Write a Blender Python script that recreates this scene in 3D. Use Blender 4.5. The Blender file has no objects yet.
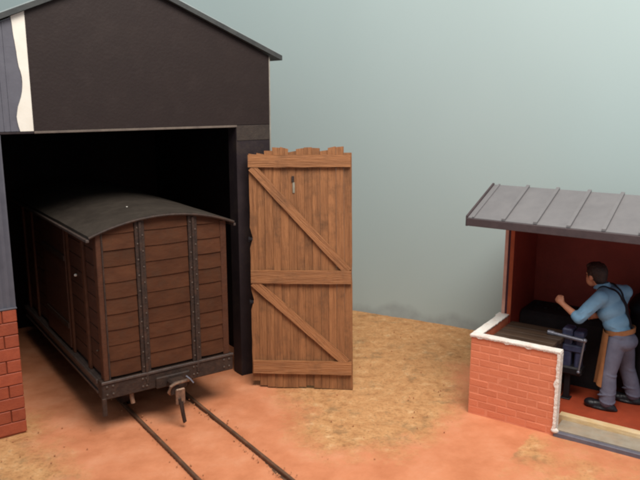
import bpy, bmesh, math, random
from mathutils import Vector, Matrix, noise
from mathutils.bvhtree import BVHTree

random.seed(7)
sc = bpy.context.scene
COL = sc.collection
R = math.radians

# ------------------------------------------------------------------ camera
cam_d = bpy.data.cameras.new('camera')
cam = bpy.data.objects.new('camera', cam_d)
COL.objects.link(cam)
cam.location = (0, 0, 3.3)
cam.rotation_euler = (R(90 - 11.84), 0, 0)
cam_d.sensor_fit = 'HORIZONTAL'
cam_d.sensor_width = 36
cam_d.lens = 706 / 640 * 36
cam_d.clip_start = 0.05
cam_d.clip_end = 100
cam_d.dof.use_dof = True
cam_d.dof.focus_distance = 8.0
cam_d.dof.aperture_fstop = 1.5
sc.camera = cam

# ------------------------------------------------------------------ world + lamps (indoor display, soft light)
w = bpy.data.worlds.new('World')
sc.world = w
w.use_nodes = True
bg = w.node_tree.nodes['Background']
bg.inputs[0].default_value = (0.86, 0.93, 1.0, 1)
bg.inputs[1].default_value = 0.46


def area(name, loc, target, sx, sy, power, col):
    d = bpy.data.lights.new(name, 'AREA')
    d.shape = 'RECTANGLE'
    d.size, d.size_y, d.energy, d.color = sx, sy, power, col
    o = bpy.data.objects.new(name, d)
    COL.objects.link(o)
    o.location = loc
    o.rotation_euler = (Vector(target) - Vector(loc)).to_track_quat('-Z', 'Y').to_euler()
    return o


area('ceiling_light', (1.6, 3.0, 8.8), (0.5, 7.8, 0.6), 5.5, 4.0, 1160, (1.0, 0.955, 0.89))

sc.view_settings.view_transform = 'Standard'
sc.view_settings.look = 'None'
sc.view_settings.exposure = 0.0
sc.view_settings.gamma = 1.0
sc.view_settings.use_curve_mapping = False
sc.cycles.pixel_filter_type = 'BLACKMAN_HARRIS'
sc.cycles.filter_width = 2.2
sc.cycles.use_denoising = True
sc.cycles.max_bounces = 8

# ------------------------------------------------------------------ frames of reference (bearing of shed and smithy)


class Frame:
    def __init__(self, ox, oy, ang):
        self.m = Matrix.Translation((ox, oy, 0)) @ Matrix.Rotation(R(ang), 4, 'Z')
        self.ang = R(ang)

    def w(self, p):
        return self.m @ Vector(p)


SHED = Frame(-0.950, 7.872, 34.74)
SMITHY = Frame(1.554, 6.909, -34.48)
WORLD = Frame(0, 0, 0)

# ------------------------------------------------------------------ materials
MATS = {}


def nodes_of(name):
    m = bpy.data.materials.new(name)
    m.use_nodes = True
    nt = m.node_tree
    return m, nt, nt.nodes, nt.links, nt.nodes['Principled BSDF']


def mat(name, c1, c2=None, rough=0.6, scale=6.0, bump=0.15, bscale=60.0, spec=0.3, metal=0.0,
        stretch=(1, 1, 1), rnd=0.0, detail=6.0, dirt=None, dscale=2.2, damt=0.5, turn=0.0):
    if name in MATS:
        return MATS[name]
    m, nt, N, L, b = nodes_of(name)
    c2 = c2 or tuple(v * 0.72 for v in c1)
    tc = N.new('ShaderNodeTexCoord')
    oi = N.new('ShaderNodeObjectInfo')
    off = N.new('ShaderNodeVectorMath'); off.operation = 'SCALE'
    cmb = N.new('ShaderNodeCombineXYZ')
    for i in range(3):
        L.new(oi.outputs['Random'], cmb.inputs[i])
    L.new(cmb.outputs[0], off.inputs[0]); off.inputs['Scale'].default_value = 13.7
    add = N.new('ShaderNodeVectorMath'); add.operation = 'ADD'
    L.new(tc.outputs['Object'], add.inputs[0]); L.new(off.outputs[0], add.inputs[1])
    mp = N.new('ShaderNodeMapping'); mp.vector_type = 'TEXTURE'
    mp.inputs['Scale'].default_value = tuple(1 / v for v in stretch)
    mp.inputs['Rotation'].default_value = (0, turn, 0)
    L.new(add.outputs[0], mp.inputs['Vector'])
    n1 = N.new('ShaderNodeTexNoise'); n1.inputs['Scale'].default_value = scale
    n1.inputs['Detail'].default_value = detail; n1.inputs['Roughness'].default_value = 0.62
    L.new(mp.outputs[0], n1.inputs['Vector'])
    rp = N.new('ShaderNodeValToRGB')
    rp.color_ramp.elements[0].position = 0.32; rp.color_ramp.elements[1].position = 0.68
    rp.color_ramp.elements[0].color = (*c2, 1); rp.color_ramp.elements[1].color = (*c1, 1)
    L.new(n1.outputs['Fac'], rp.inputs[0])
    out = rp.outputs[0]
    if dirt:
        n2 = N.new('ShaderNodeTexNoise'); n2.inputs['Scale'].default_value = dscale
        n2.inputs['Detail'].default_value = 8; n2.inputs['Roughness'].default_value = 0.7
        L.new(add.outputs[0], n2.inputs['Vector'])
        r2 = N.new('ShaderNodeValToRGB')
        r2.color_ramp.elements[0].position = 0.5; r2.color_ramp.elements[1].position = 0.75
        r2.color_ramp.elements[0].color = (0, 0, 0, 1); r2.color_ramp.elements[1].color = (damt,) * 3 + (1,)
        L.new(n2.outputs['Fac'], r2.inputs[0])
        mx = N.new('ShaderNodeMixRGB'); mx.inputs[2].default_value = (*dirt, 1)
        L.new(r2.outputs[0], mx.inputs[0]); L.new(out, mx.inputs[1])
        out = mx.outputs[0]
    if rnd:
        mr = N.new('ShaderNodeMapRange')
        mr.inputs['To Min'].default_value = 1 - rnd; mr.inputs['To Max'].default_value = 1 + rnd
        L.new(oi.outputs['Random'], mr.inputs['Value'])
        hs = N.new('ShaderNodeHueSaturation')
        L.new(mr.outputs[0], hs.inputs['Value']); L.new(out, hs.inputs['Color'])
        out = hs.outputs[0]
    L.new(out, b.inputs['Base Color'])
    b.inputs['Roughness'].default_value = rough
    b.inputs['Specular IOR Level'].default_value = spec
    b.inputs['Metallic'].default_value = metal
    if bump:
        n3 = N.new('ShaderNodeTexNoise'); n3.inputs['Scale'].default_value = bscale
        n3.inputs['Detail'].default_value = 4
        L.new(mp.outputs[0], n3.inputs['Vector'])
        bp = N.new('ShaderNodeBump'); bp.inputs['Strength'].default_value = bump
        bp.inputs['Distance'].default_value = 0.02
        L.new(n3.outputs['Fac'], bp.inputs['Height'])
        L.new(bp.outputs[0], b.inputs['Normal'])
    MATS[name] = m
    return m


GABLE = mat('gable_black_paint', (0.019, 0.011, 0.0095), (0.016, 0.009, 0.008), rough=0.62, scale=3, bump=0.12, bscale=35, spec=0.25, dirt=(0.036, 0.024, 0.021), dscale=5.0, damt=0.3)
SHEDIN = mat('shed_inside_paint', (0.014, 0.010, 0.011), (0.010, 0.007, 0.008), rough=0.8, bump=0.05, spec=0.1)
POST = mat('post_black_paint', (0.024, 0.016, 0.018), (0.017, 0.011, 0.013), rough=0.6, bump=0.1, spec=0.25, dirt=(0.06, 0.042, 0.03), dscale=5, damt=0.5)
EDGE = mat('bare_card_edge', (0.16, 0.125, 0.10), (0.09, 0.07, 0.06), rough=0.8, bump=0.1)
CORNERPALE = mat('pale_card_edge', (0.30, 0.27, 0.23), (0.20, 0.18, 0.15), rough=0.8, bump=0.05)
ROOFSHED = mat('shed_roof_paint', (0.050, 0.052, 0.050), (0.03, 0.032, 0.032), rough=0.5, bump=0.08)
ROOFTOP = mat('shed_roof_top', (0.30, 0.34, 0.34), (0.22, 0.25, 0.25), rough=0.5, bump=0.05)
CLAD = mat('grey_cladding_paint', (0.105, 0.103, 0.122), (0.080, 0.078, 0.095), rough=0.55, scale=5, bump=0.05)
WHITE = mat('bare_white_styrene', (0.70, 0.655, 0.58), (0.62, 0.57, 0.49), rough=0.5, scale=4, bump=0.04)
WHITE2 = mat('white_filler', (0.80, 0.76, 0.70), (0.68, 0.62, 0.56), rough=0.7, scale=9, bump=0.7, bscale=32, dirt=(0.66, 0.40, 0.30), dscale=7, damt=0.6)
BRICKD = mat('shed_brick_paint', (0.31, 0.070, 0.032), (0.25, 0.054, 0.026), rough=0.6, scale=14, bump=0.2, rnd=0.12)
MORTARD = mat('shed_mortar_paint', (0.34, 0.095, 0.048), (0.28, 0.075, 0.04), rough=0.7, bump=0.1)
BRICKL = mat('smithy_brick_paint', (0.66, 0.215, 0.112), (0.60, 0.185, 0.096), rough=0.55, scale=10, bump=0.15, rnd=0.06, dirt=(0.56, 0.165, 0.085), dscale=5, damt=0.5)
MORTARL = mat('smithy_mortar_paint', (0.70, 0.255, 0.145), (0.65, 0.220, 0.122), rough=0.6, bump=0.1)
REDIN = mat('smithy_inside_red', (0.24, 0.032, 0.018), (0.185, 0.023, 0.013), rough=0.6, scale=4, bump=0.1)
REDFLOOR = mat('smithy_floor_red', (0.38, 0.064, 0.026), (0.30, 0.046, 0.019), rough=0.5, scale=5, bump=0.08, dirt=(0.16, 0.04, 0.02), dscale=3, damt=0.5)
SLABTOP = mat('concrete_strip_paint', (0.36, 0.31, 0.24), (0.28, 0.23, 0.17), rough=0.7, scale=8, bump=0.15, dirt=(0.42, 0.26, 0.15), damt=0.6)
SLABEDGE = mat('slab_edge_paint', (0.15, 0.14, 0.165), (0.10, 0.095, 0.12), rough=0.5, scale=9, bump=0.1)
SILL = mat('sill_timber', (0.72, 0.52, 0.28), (0.56, 0.37, 0.18), rough=0.6, scale=10, bump=0.2, stretch=(0.3, 1, 1), dirt=(0.75, 0.66, 0.5), damt=0.6)
ROOFGREY = mat('smithy_roof_grey', (0.165, 0.155, 0.156), (0.140, 0.132, 0.135), rough=0.5, scale=5, bump=0.05, dirt=(0.105, 0.098, 0.10), damt=0.4)
FASCIA = mat('fascia_purple_brown', (0.066, 0.046, 0.047), (0.045, 0.032, 0.034), rough=0.55, scale=8, bump=0.08)
WAGON = mat('wagon_bauxite_paint', (0.084, 0.032, 0.015), (0.056, 0.021, 0.0105), rough=0.62, scale=7, bump=0.25, bscale=22, stretch=(0.6, 1, 1.2), rnd=0.14, dirt=(0.055, 0.03, 0.018), dscale=6, damt=0.6, spec=0.12)
WAGONS = mat('wagon_side_paint', (0.066, 0.025, 0.014), (0.044, 0.017, 0.010), rough=0.6, scale=9, bump=0.25, bscale=30, stretch=(1, 0.35, 1.4), rnd=0.14, dirt=(0.06, 0.03, 0.02), dscale=6, damt=0.6)
WAGONF = mat('wagon_frame_paint', (0.086, 0.034, 0.018), (0.056, 0.022, 0.0125), spec=0.15, rough=0.6, scale=12, bump=0.2, dirt=(0.065, 0.035, 0.026), dscale=7, damt=0.6)
WAGONB = mat('wagon_back_panel', (0.05, 0.02, 0.012), rough=0.8, bump=0.05)
IRON = mat('wagon_iron_weathered', (0.046, 0.029, 0.022), (0.026, 0.017, 0.014), spec=0.2, rough=0.6, scale=16, bump=0.3, bscale=45, dirt=(0.09, 0.042, 0.025), dscale=9, damt=0.55)
RIVET = mat('rivet_worn_steel', (0.085, 0.057, 0.043), (0.05, 0.034, 0.027), rough=0.55, bump=0.0, metal=0.2)
SOLE = mat('solebar_grey', (0.085, 0.060, 0.050), (0.045, 0.033, 0.029), rough=0.5, scale=14, bump=0.2)
WROOF = mat('wagon_roof_grey', (0.050, 0.040, 0.032), (0.034, 0.027, 0.022), rough=0.6, scale=5, bump=0.18, bscale=40, dirt=(0.078, 0.063, 0.050), spec=0.15, dscale=4, damt=0.5)
BRASS = mat('coupling_worn_metal', (0.28, 0.17, 0.11), (0.10, 0.07, 0.055), rough=0.45, scale=18, bump=0.15, metal=0.35)
WHITEDOT = mat('white_spot', (0.75, 0.70, 0.62), rough=0.5, bump=0)
RAIL = mat('rail_rusty', (0.15, 0.080, 0.048), (0.075, 0.042, 0.027), rough=0.45, scale=18, bump=0.2, stretch=(1, 0.3, 1), dirt=(0.40, 0.16, 0.08), dscale=5, damt=0.5)
DOORW = mat('door_board_wood', (0.315, 0.133, 0.052), (0.190, 0.078, 0.031), rough=0.7, scale=7, bump=0.7, bscale=26, stretch=(3.2, 1, 0.22), rnd=0.10, dirt=(0.080, 0.040, 0.020), dscale=3.4, damt=0.85)
DOORL = mat('door_ledge_wood', (0.345, 0.146, 0.057), (0.225, 0.092, 0.036), rough=0.7, scale=7, bump=0.6, bscale=26, stretch=(0.22, 1, 3.2), rnd=0.08, dirt=(0.11, 0.052, 0.024), dscale=3.4, damt=0.75)
DOORB = mat('door_brace_wood', (0.345, 0.146, 0.057), (0.225, 0.092, 0.036), rough=0.7, scale=7, bump=0.6, bscale=26, stretch=(0.22, 1, 3.2), rnd=0.08, dirt=(0.11, 0.052, 0.024), dscale=3.4, damt=0.75, turn=R(45))
LATCH = mat('latch_grey_metal', (0.34, 0.31, 0.24), (0.16, 0.13, 0.09), rough=0.4, bump=0.1, metal=0.3)
BENCH = mat('bench_dark_wood', (0.082, 0.052, 0.034), (0.036, 0.023, 0.016), rough=0.4, scale=6, bump=0.3, stretch=(0.3, 2, 1), rnd=0.15)
BLUEIRON = mat('vice_blue_black_iron', (0.055, 0.062, 0.125), (0.028, 0.032, 0.065), rough=0.4, scale=12, bump=0.1, spec=0.5)
STEEL = mat('bright_worn_steel', (0.24, 0.24, 0.28), (0.15, 0.15, 0.18), rough=0.35, bump=0.05, metal=0.5)
BLACKIRON = mat('black_iron', (0.014, 0.012, 0.014), (0.009, 0.008, 0.010), rough=0.5, bump=0.1)
SKIN = mat('painted_skin', (0.62, 0.27, 0.155), (0.52, 0.21, 0.12), rough=0.5, scale=14, bump=0.05)
HAIR = mat('painted_dark_hair', (0.040, 0.020, 0.016), (0.022, 0.012, 0.010), rough=0.55, scale=20, bump=0.5, bscale=60)
SHIRT = mat('shirt_light_blue', (0.20, 0.37, 0.53), (0.145, 0.285, 0.43), rough=0.6, scale=7, bump=0.12, bscale=30)
TROUSER = mat('trousers_blue_grey', (0.150, 0.150, 0.205), (0.104, 0.104, 0.150), rough=0.65, scale=8, bump=0.15, bscale=30)
LEATHER = mat('apron_tan_leather', (0.36, 0.155, 0.062), (0.25, 0.10, 0.04), rough=0.6, scale=9, bump=0.15)
BOOT = mat('boot_black', (0.012, 0.010, 0.014), (0.008, 0.007, 0.009), rough=0.4, bump=0.15, spec=0.4)
STRAP = mat('strap_black', (0.018, 0.014, 0.020), rough=0.5, bump=0.05)

# ------------------------------------------------------------------ object helpers
BASE = {}


def V_(*a): return Vector(a)


def props(o, label=None, cat=None, group=None, kind=None):
    if label: o['label'] = label
    if cat: o['category'] = cat
    if group: o['group'] = group
    if kind: o['kind'] = kind
    return o


def thing(name, frame, base, label, cat, group=None):
    o = bpy.data.objects.new(name, None)
    o.empty_display_size = 0.1
    COL.objects.link(o)
    o.location = frame.w(base)
    o.rotation_euler = (0, 0, frame.ang)
    BASE[o] = Vector(base)
    return props(o, label, cat, group)


def finish(bm, smooth=False, angle=None):
    bmesh.ops.recalc_face_normals(bm, faces=bm.faces)
    if smooth:
        for f in bm.faces: f.smooth = True


def obj(name, bm, m, parent=None, smooth=False, frame=None, base=(0, 0, 0)):
    finish(bm, smooth)
    b = BASE[parent] if parent else Vector(base)
    bmesh.ops.translate(bm, verts=bm.verts, vec=-b)
    me = bpy.data.meshes.new(name)
    bm.to_mesh(me); bm.free()
    if smooth:
        try:
            me.set_sharp_from_angle(angle=R(38))
        except Exception:
            pass
    me.materials.append(m)
    o = bpy.data.objects.new(name, me)
    COL.objects.link(o)
    BASE[o] = b
    if parent:
        o.parent = parent
    elif frame:
        o.location = frame.w(base); o.rotation_euler = (0, 0, frame.ang)
    return o


def inst(name, me, m, parent, loc, rot=(0, 0, 0), scale=(1, 1, 1)):
    o = bpy.data.objects.new(name, me)
    COL.objects.link(o)
    if m and not me.materials: me.materials.append(m)
    o.parent = parent
    o.location = Vector(loc) - BASE[parent]
    o.rotation_euler = rot; o.scale = scale
    BASE[o] = Vector((0, 0, 0))
    return o


def bx(bm, x0, x1, y0, y1, z0, z1, bev=0.0, mtx=None):
    r = bmesh.ops.create_cube(bm, size=1.0)
    vs = r['verts']
    for v in vs:
        v.co = Vector(((x0 + x1) / 2 + v.co.x * (x1 - x0), (y0 + y1) / 2 + v.co.y * (y1 - y0), (z0 + z1) / 2 + v.co.z * (z1 - z0)))
    if bev:
        es = list({e for v in vs for e in v.link_edges})
        r2 = bmesh.ops.bevel(bm, geom=es, offset=bev, segments=1, affect='EDGES', profile=0.5)
        vs = list({v for f in r2['faces'] for v in f.verts} | {v for v in vs if v.is_valid})
    if mtx:
        bmesh.ops.transform(bm, matrix=mtx, verts=[v for v in vs if v.is_valid])
    return vs


def box(x0, x1, y0, y1, z0, z1, bev=0.006):
    bm = bmesh.new(); bx(bm, x0, x1, y0, y1, z0, z1, bev); return bm


def cyl(bm, p0, p1, r0, r1=None, seg=14):
    p0, p1 = Vector(p0), Vector(p1)
    r1 = r0 if r1 is None else r1
    d = p1 - p0
    q = d.to_track_quat('Z', 'Y').to_matrix().to_4x4()
    return bmesh.ops.create_cone(bm, cap_ends=True, segments=seg, radius1=r0, radius2=r1, depth=d.length,
                                 matrix=Matrix.Translation((p0 + p1) / 2) @ q)['verts']


def ball(bm, c, r, sub=2, scale=(1, 1, 1), rot=None):
    m = Matrix.Translation(Vector(c)) @ (rot.to_matrix().to_4x4() if rot else Matrix()) @ Matrix.Diagonal((*scale, 1))
    return bmesh.ops.create_icosphere(bm, subdivisions=sub, radius=r, matrix=m)['verts']


def prism(bm, pts, y0, y1, axis='y'):
    """polygon pts (u,v) extruded along an axis"""
    def P(u, v, t):
        return {'y': (u, t, v), 'x': (t, u, v), 'z': (u, v, t)}[axis]
    a = [bm.verts.new(P(u, v, y0)) for u, v in pts]
    b = [bm.verts.new(P(u, v, y1)) for u, v in pts]
    bm.faces.new(a); bm.faces.new(b[::-1])
    n = len(pts)
    for i in range(n):
        bm.faces.new((a[i], b[i], b[(i + 1) % n], a[(i + 1) % n]))


def tube(bm, pts, r, seg=8):
    pts = [Vector(p) for p in pts]
    rings = []
    for i, p in enumerate(pts):
        t = (pts[min(i + 1, len(pts) - 1)] - pts[max(i - 1, 0)]).normalized()
        q = t.to_track_quat('Z', 'Y')
        rr = r[i] if isinstance(r, (list, tuple)) else r
        rings.append([bm.verts.new(p + q @ Vector((math.cos(a) * rr, math.sin(a) * rr, 0))) for a in [2 * math.pi * k / seg for k in range(seg)]])
    for a, b in zip(rings, rings[1:]):
        for k in range(seg):
            bm.faces.new((a[k], a[(k + 1) % seg], b[(k + 1) % seg], b[k]))
    bm.faces.new(rings[0][::-1]); bm.faces.new(rings[-1])


def pnoise(x, y, z=0.0, o=4):
    return noise.fractal(Vector((x, y, z)), 1.0, 2.0, o)


# ------------------------------------------------------------------ ground (baseboard with scenic powder)
TAN = [(-0.45, 7.45), (-0.16, 6.95), (-0.22, 6.45), (0.02, 6.05), (0.35, 5.95), (0.72, 6.02), (1.05, 6.35), (1.30, 6.75),
       (1.50, 7.2), (1.75, 8.2), (3.5, 8.6), (2.9, 9.6), (0.4, 11.2), (-2.5, 12.2), (-1.2, 9.5), (-0.2, 8.6), (-0.5, 7.9)]
TANL = [(-4.5, 6.9), (-3.0, 6.75), (-2.75, 6.35), (-2.45, 6.05), (-2.25, 5.7), (-2.6, 5.2), (-4.5, 5.0)]


def sdist(poly, x, y):
    inside = False; d = 1e9
    n = len(poly)
    for i in range(n):
        x0, y0 = poly[i]; x1, y1 = poly[(i + 1) % n]
        dx, dy = x1 - x0, y1 - y0
        t = max(0, min(1, ((x - x0) * dx + (y - y0) * dy) / (dx * dx + dy * dy)))
        d = min(d, math.hypot(x - x0 - t * dx, y - y0 - t * dy))
        if (y0 > y) != (y1 > y) and x < (x1 - x0) * (y - y0) / (y1 - y0) + x0:
            inside = not inside
    return -d if inside else d


SINV = SHED.m.inverted()
FINV = SMITHY.m.inverted()
RAIL_S = (-1.397, -0.735)


def ground():
    x0, x1, y0, y1, st = -5.6, 4.6, 3.6, 12.6, 0.036
    nx, ny = int((x1 - x0) / st), int((y1 - y0) / st)
    verts, pink = [], []
    for j in range(ny + 1):
        for i in range(nx + 1):
            x, y = x0 + i * st, y0 + j * st
            q = SINV @ Vector((x, y, 0))
            n1 = pnoise(x * 1.1, y * 1.1, 3.1)
            n2 = pnoise(x * 6.0, y * 6.0, 1.7)
            z = 0.012 * n1 + 0.007 * n2 - 0.012
            dr = min(abs(q.x - r) for r in RAIL_S)
            ds = min(sdist(TAN, x, y), sdist(TANL, x, y))
            p = max(0, min(1, 0.5 + (ds + 0.22 * n1 + 0.10 * n2) / 0.62))
            if dr < 0.25: p = max(p, 0.9)
            f = FINV @ Vector((x, y, 0))
            if -0.1 < f.y < 2.2 and f.x > -0.1: z = min(z, -0.01)
            # right foreground mixes powder and bare cork
            if f.x > 0.7 and f.y < 0: p = min(p, max(0.15, 0.55 + 0.6 * n1 + 0.35 * n2))
            if dr < 0.07: z = min(z, -0.012) - 0.012 * (1 - dr / 0.07)
            verts.append((x, y, z)); pink.append(p)
    faces = []
    for j in range(ny):
        for i in range(nx):
            a = j * (nx + 1) + i
            faces.append((a, a + 1, a + nx + 2, a + nx + 1))
    me = bpy.data.meshes.new('ground')
    me.from_pydata(verts, [], faces)
    at = me.attributes.new('powder', 'FLOAT', 'POINT')
    at.data.foreach_set('value', pink)
    me.shade_smooth()
    m, nt, N, L, b = nodes_of('ground_powder_and_cork')
    tc = N.new('ShaderNodeTexCoord')
    atn = N.new('ShaderNodeAttribute'); atn.attribute_name = 'powder'

    def nz(scale, detail=8, rough=0.65):
        n = N.new('ShaderNodeTexNoise'); n.inputs['Scale'].default_value = scale
        n.inputs['Detail'].default_value = detail; n.inputs['Roughness'].default_value = rough
        L.new(tc.outputs['Object'], n.inputs['Vector']); return n

    def ramp(src, stops):
        r = N.new('ShaderNodeValToRGB')
        while len(r.color_ramp.elements) < len(stops): r.color_ramp.elements.new(0.5)
        for e, (p, c) in zip(r.color_ramp.elements, stops):
            e.position = p; e.color = (*c, 1)
        L.new(src, r.inputs[0]); return r
    cork = ramp(nz(7, 10, 0.68).outputs['Fac'], [(0.30, (0.40, 0.185, 0.075)), (0.45, (0.55, 0.275, 0.115)), (0.58, (0.62, 0.33, 0.145)), (0.72, (0.74, 0.47, 0.25))])
    speck = ramp(nz(34, 5).outputs['Fac'], [(0.34, (0.6,) * 3), (0.50, (1,) * 3)])
    mx = N.new('ShaderNodeMixRGB'); mx.blend_type = 'MULTIPLY'; mx.inputs[0].default_value = 0.75
    L.new(cork.outputs[0], mx.inputs[1]); L.new(speck.outputs[0], mx.inputs[2])
    # scattered green-grey scenic dust
    gn = nz(3.1, 9, 0.72)
    gm = ramp(gn.outputs['Fac'], [(0.54, (0, 0, 0)), (0.68, (0.8,) * 3)])
    mg = N.new('ShaderNodeMixRGB'); mg.inputs[2].default_value = (0.27, 0.165, 0.08, 1)
    L.new(gm.outputs[0], mg.inputs[0]); L.new(mx.outputs[0], mg.inputs[1])
    pk = ramp(nz(2.6, 9, 0.6).outputs['Fac'], [(0.28, (0.52, 0.180, 0.080)), (0.52, (0.635, 0.242, 0.118)), (0.74, (0.70, 0.305, 0.165))])
    # powder edge broken by fine noise
    fn = nz(16, 6, 0.7)
    ma = N.new('ShaderNodeMath'); ma.operation = 'MULTIPLY_ADD'
    ma.inputs[1].default_value = 0.9; ma.inputs[2].default_value = -0.45
    L.new(fn.outputs['Fac'], ma.inputs[0])
    ad = N.new('ShaderNodeMath'); ad.operation = 'ADD'
    L.new(atn.outputs['Fac'], ad.inputs[0]); L.new(ma.outputs[0], ad.inputs[1])
    cr = ramp(ad.outputs[0], [(0.18, (0, 0, 0)), (0.85, (1, 1, 1))])
    fin = N.new('ShaderNodeMixRGB')
    L.new(cr.outputs[0], fin.inputs[0]); L.new(mg.outputs[0], fin.inputs[1]); L.new(pk.outputs[0], fin.inputs[2])
    L.new(fin.outputs[0], b.inputs['Base Color'])
    b.inputs['Roughness'].default_value = 0.85
    b.inputs['Specular IOR Level'].default_value = 0.15
    bp = N.new('ShaderNodeBump'); bp.inputs['Strength'].default_value = 0.6; bp.inputs['Distance'].default_value = 0.02
    L.new(nz(36, 8, 0.75).outputs['Fac'], bp.inputs['Height']); L.new(bp.outputs[0], b.inputs['Normal'])
    me.materials.append(m)
    o = bpy.data.objects.new('ground', me); COL.objects.link(o)
    props(o, 'orange powder and tan cork ground of the layout', kind='structure')


ground()


# ------------------------------------------------------------------ painted backdrop sheet
def backdrop():
    ctrl = [(-6.4, 11.9), (-4.0, 11.95), (-2.2, 11.55), (-0.6, 10.95), (0.51, 10.465), (1.343, 10.05), (2.134, 9.571), (3.2, 8.83), (4.4, 7.95), (5.2, 7.3)]
    pts = []
    for i in range(len(ctrl) - 1):
        p = [Vector(ctrl[max(0, min(len(ctrl) - 1, i + k))]) for k in (-1, 0, 1, 2)]
        for k in range(10):
            t = k / 10
            pts.append(0.5 * ((2 * p[1]) + (p[2] - p[0]) * t + (2 * p[0] - 5 * p[1] + 4 * p[2] - p[3]) * t * t + (3 * p[1] - p[0] - 3 * p[2] + p[3]) * t ** 3))
    pts.append(Vector(ctrl[-1]))
    bm = bmesh.new()
    front, back = [], []
    for i, p in enumerate(pts):
        t = (pts[min(i + 1, len(pts) - 1)] - pts[max(0, i - 1)]).normalized()
        n = Vector((-t.y, t.x))
        q = p + n * 0.04
        front.append([bm.verts.new((p.x, p.y, z)) for z in (-0.05, 6.6)])
        back.append([bm.verts.new((q.x, q.y, z)) for z in (-0.05, 6.6)])
    for i in range(len(pts) - 1):
        for a, b in ((front[i], front[i + 1]), (back[i + 1], back[i])):
            bm.faces.new((a[0], b[0], b[1], a[1]))
        bm.faces.new((front[i][1], front[i + 1][1], back[i + 1][1], back[i][1]))
    m, nt, N, L, b = nodes_of('backdrop_paint')
    tc = N.new('ShaderNodeTexCoord'); sp = N.new('ShaderNodeSeparateXYZ')
    L.new(tc.outputs['Object'], sp.inputs[0])

    def nz(scale, detail, st):
        mp = N.new('ShaderNodeMapping'); mp.inputs['Scale'].default_value = st
        L.new(tc.outputs['Object'], mp.inputs[0])
        n = N.new('ShaderNodeTexNoise'); n.inputs['Scale'].default_value = scale; n.inputs['Detail'].default_value = detail
        L.new(mp.outputs[0], n.inputs['Vector']); return n
    # streaky brushwork
    r1 = N.new('ShaderNodeValToRGB')
    r1.color_ramp.elements[0].position = 0.3; r1.color_ramp.elements[1].position = 0.7
    r1.color_ramp.elements[0].color = (0.368, 0.446, 0.440, 1); r1.color_ramp.elements[1].color = (0.380, 0.458, 0.452, 1)
    L.new(nz(0.8, 3, (1, 1, 0.6)).outputs['Fac'], r1.inputs[0])
    # low painted haze of far hills: grey-blue band with an uneven upper outline
    hn = nz(1.7, 5, (1, 1, 0.0))
    ma = N.new('ShaderNodeMath'); ma.operation = 'MULTIPLY_ADD'; ma.inputs[1].default_value = 0.62; ma.inputs[2].default_value = -0.17
    L.new(hn.outputs['Fac'], ma.inputs[0])
    su = N.new('ShaderNodeMath'); su.operation = 'SUBTRACT'
    L.new(ma.outputs[0], su.inputs[0]); L.new(sp.outputs['Z'], su.inputs[1])
    mr = N.new('ShaderNodeMapRange'); mr.inputs['From Min'].default_value = -0.06; mr.inputs['From Max'].default_value = 0.05
    L.new(su.outputs[0], mr.inputs['Value'])
    bn = nz(7, 5, (1, 1, 1))
    mu = N.new('ShaderNodeMath'); mu.operation = 'MULTIPLY'
    L.new(mr.outputs[0], mu.inputs[0]); L.new(bn.outputs['Fac'], mu.inputs[1])
    mx = N.new('ShaderNodeMixRGB'); mx.inputs[2].default_value = (0.235, 0.265, 0.275, 1)
    L.new(mu.outputs[0], mx.inputs[0]); L.new(r1.outputs[0], mx.inputs[1])
    L.new(mx.outputs[0], b.inputs['Base Color'])
    b.inputs['Roughness'].default_value = 0.75; b.inputs['Specular IOR Level'].default_value = 0.2
    o = obj('sky', bm, m, smooth=True)
    props(o, 'pale blue-green painted backdrop sheet with faint grey hills', kind='structure')


backdrop()

# ------------------------------------------------------------------ track
tr = thing('railway_track', SHED, (-1.066, -2.0, 0), 'narrow gauge track of two rusty rails sunk in orange ground', 'track')
for rs in RAIL_S:
    bm = bmesh.new()
    n = 60
    prof = [(-0.045, -0.05), (0.045, -0.05), (0.045, -0.028), (0.012, -0.02), (0.012, 0.0), (0.016, 0.002), (0.016, 0.014), (0.011, 0.018), (-0.011, 0.018), (-0.016, 0.014), (-0.016, 0.002), (-0.012, 0.0), (-0.012, -0.02), (-0.045, -0.028)]
    rings = []
    for i in range(n + 1):
        y = -4.6 + 7.9 * i / n
        wob = 0.006 * math.sin(y * 1.7 + rs) + 0.004 * pnoise(y * 1.3, rs)
        rings.append([bm.verts.new((rs + u + wob, y, v)) for u, v in prof])
    for a, b in zip(rings, rings[1:]):
        for k in range(len(prof)):
            bm.faces.new((a[k], a[(k + 1) % len(prof)], b[(k + 1) % len(prof)], b[k]))
    bm.faces.new(rings[0]); bm.faces.new(rings[-1][::-1])
    obj('rail', bm, RAIL, tr)

# crumbs of dirt and powder lying along the rails and on the cork
bm = bmesh.new()


def crumb(x, y, r):
    vs = bmesh.ops.create_icosphere(bm, subdivisions=1, radius=r, matrix=Matrix.Translation((x, y, r * 0.25)))['verts']
    for v in vs:
        v.co += Vector((random.uniform(-1, 1), random.uniform(-1, 1), random.uniform(-1, 1))) * r * 0.35


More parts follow.
